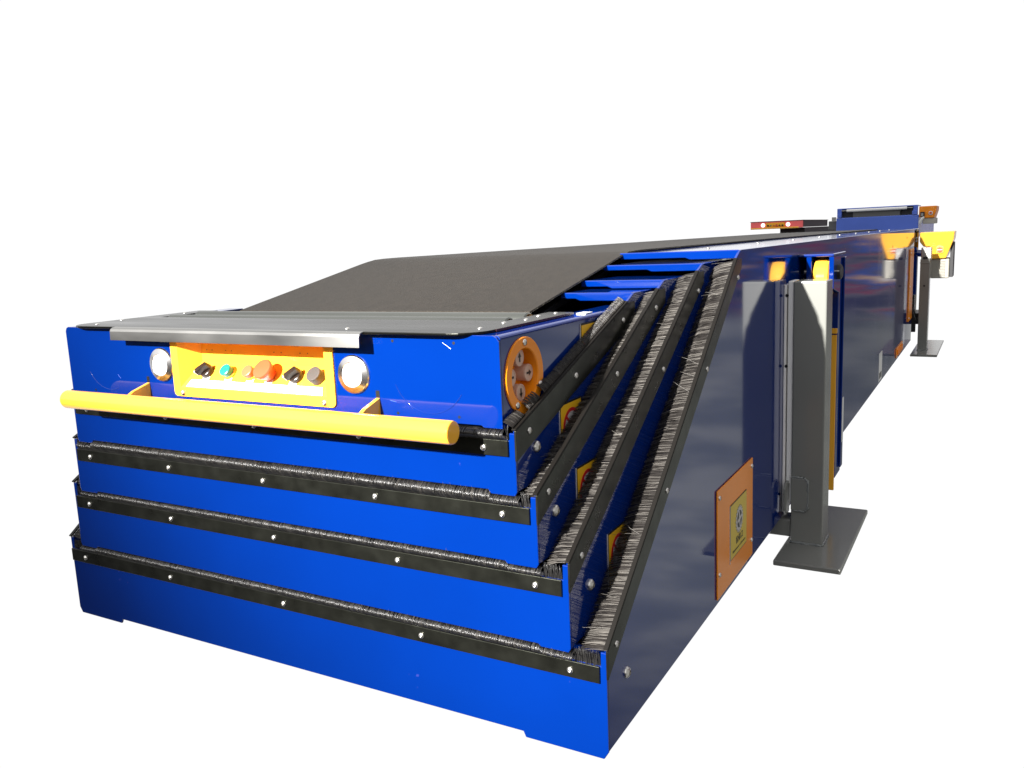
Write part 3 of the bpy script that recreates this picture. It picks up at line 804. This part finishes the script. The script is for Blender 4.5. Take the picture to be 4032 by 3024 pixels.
for f_ in (.245, .725):
    MB().cyl((x0 + f_ * w_, Y - .0002, zb + .066), (x0 + f_ * w_, Y - .012, zb + .066), .036, 28).build('headlight', 'lamp', c3)
b = MB(); b.cyl((x0 + .02, Y - .06, zb + .006), (x1 - .06, Y - .06, zb + .006), .013, 16); b.build('handlebar', 'yellow', c3)
b = MB(); b.box(-2.50, x1 - .02, Y + .30, Y + 4.2, .600, zb - .001); b.build('boom_section', 'dark', c3)
b = MB(); b.box(-2.46, -2.10, Y + 1.6, Y + 4.1, FLOOR, .599); b.build('pedestal', 'far_grey', c3)

# ------------------------------------------------------------------ camera
R = Matrix(((0.87134527, -0.04551755, 0.48855457), (0.48885454, 0.16611351, -0.85640385), (-0.04217411, 0.98505556, 0.16699368)))
cam = bpy.data.cameras.new('camera'); co = bpy.data.objects.new('camera', cam); col.objects.link(co)
co.matrix_world = Matrix.Translation((1.05426753, -1.02039552, .73942659)) @ R.to_4x4()
cam.sensor_width = 36; cam.lens = 3352.934 / 4032 * 36; cam.clip_start = .02; cam.clip_end = 200
sc.camera = co

# ------------------------------------------------------------------ light: one hard lamp high behind the viewer's left, the bright hall all round
sun_dir = Vector((.166, 1, -.48)).normalized()
lamp = bpy.data.lights.new('hall_lamp', 'SPOT'); lo = bpy.data.objects.new('hall_lamp', lamp); col.objects.link(lo)
lo.location = Vector((.2, 0, .5)) - sun_dir * 9.0
aim = Vector((.77, 0, 1.22))
lo.rotation_euler = (aim - lo.location).to_track_quat('-Z', 'Y').to_euler()
lamp.energy = 21500; lamp.color = (1, .975, .94); lamp.shadow_soft_size = .10
lamp.spot_size = math.radians(23); lamp.spot_blend = .85

world = bpy.data.worlds.new('World'); sc.world = world; world.use_nodes = True
nt = world.node_tree; nt.nodes.clear(); N = nt.nodes.new; L = nt.links.new
out = N('ShaderNodeOutputWorld'); bg = N('ShaderNodeBackground'); L(bg.outputs[0], out.inputs[0])
tc = N('ShaderNodeTexCoord'); sx = N('ShaderNodeSeparateXYZ'); L(tc.outputs['Generated'], sx.inputs[0])
def math_(op, a, b_=None):
    n = N('ShaderNodeMath'); n.operation = op
    for k, v in enumerate((a, b_)):
        if v is None: continue
        if isinstance(v, (int, float)): n.inputs[k].default_value = v
        else: L(v, n.inputs[k])
    return n.outputs[0]
def ramp(val, a, b_, to0=0., to1=1.):
    n = N('ShaderNodeMapRange'); n.interpolation_type = 'SMOOTHSTEP'
    n.inputs['From Min'].default_value = a; n.inputs['From Max'].default_value = b_
    n.inputs['To Min'].default_value = to0; n.inputs['To Max'].default_value = to1
    L(val, n.inputs['Value']); return n.outputs['Result']
def mixc(f, a, b_):
    n = N('ShaderNodeMix'); n.data_type = 'RGBA'
    if isinstance(f, float): n.inputs['Factor'].default_value = f
    else: L(f, n.inputs['Factor'])
    for k, v in (('A', a), ('B', b_)):
        if isinstance(v, tuple): n.inputs[k].default_value = (*v, 1)
        else: L(v, n.inputs[k])
    return n.outputs['Result']
az = math_('ARCTAN2', sx.outputs['X'], sx.outputs['Y'])          # 0 along the conveyor, + to its right
el = math_('ARCSINE', sx.outputs['Z'])
deg = math.radians
white_r = ramp(az, deg(3.2), deg(5.0), 1, 0)
white_l = ramp(az, deg(-108), deg(-90), 0, 1)
white = math_('MULTIPLY', white_r, white_l)
# the hall: grey floor below, dark cluttered band, bright roof
mp = N('ShaderNodeCombineXYZ'); L(math_('MULTIPLY', az, 11.), mp.inputs[0]); L(math_('MULTIPLY', el, 45.), mp.inputs[1])
nz = N('ShaderNodeTexNoise'); nz.inputs['Scale'].default_value = 1.0; nz.inputs['Detail'].default_value = 3; L(mp.outputs[0], nz.inputs['Vector'])
cr = N('ShaderNodeValToRGB'); L(nz.outputs['Fac'], cr.inputs[0])
e = cr.color_ramp.elements; e[0].position = .34; e[0].color = (.05, .05, .07, 1); e[1].position = .70; e[1].color = (.75, .72, .70, 1)
for p_, c_ in ((.42, (.06, .06, .08, 1)), (.49, (.15, .14, .15, 1)), (.52, (.26, .05, .08, 1)), (.545, (.10, .09, .10, 1)), (.60, (.05, .10, .34, 1)), (.64, (.42, .25, .15, 1))):
    k = cr.color_ramp.elements.new(p_); k.color = c_
fn = N('ShaderNodeTexNoise'); fn.inputs['Scale'].default_value = .8; fn.inputs['Detail'].default_value = 4; L(mp.outputs[0], fn.inputs['Vector'])
floorc = mixc(ramp(fn.outputs['Fac'], .35, .65), (.36, .385, .37), (.62, .63, .58))
reach = math_('MULTIPLY', ramp(az, deg(7), deg(24), .30, 1.), ramp(el, deg(-36), deg(-19), .25, 1.))
fl = N('ShaderNodeMix'); fl.data_type = 'RGBA'; fl.blend_type = 'MULTIPLY'; fl.inputs['Factor'].default_value = 1
L(floorc, fl.inputs['A']); L(reach, fl.inputs['B']); floorc = fl.outputs['Result']
hall = mixc(ramp(el, deg(-6.2), deg(-4.8)), floorc, cr.outputs['Color'])
hall = mixc(ramp(el, deg(14), deg(28)), hall, (.75, .75, .78))
side = mixc(ramp(az, deg(45), deg(70)), hall, (.40, .40, .385))
rear = mixc(ramp(el, deg(1), deg(6)), (.03, .03, .033), (1.15, 1.15, 1.17))
back = mixc(math_('MAXIMUM', ramp(az, deg(115), deg(140)), ramp(az, deg(-88), deg(-100))), side, rear)
colr = mixc(white, back, (1.03, 1.03, 1.03))
L(colr, bg.inputs['Color']); bg.inputs['Strength'].default_value = 1.0

sc.view_settings.view_transform = 'Standard'; sc.view_settings.look = 'None'
sc.view_settings.exposure = 0; sc.view_settings.gamma = 1; sc.view_settings.use_curve_mapping = False
sc.render.engine = 'CYCLES'; sc.cycles.use_denoising = True
sc.render.resolution_x = 1024; sc.render.resolution_y = 768
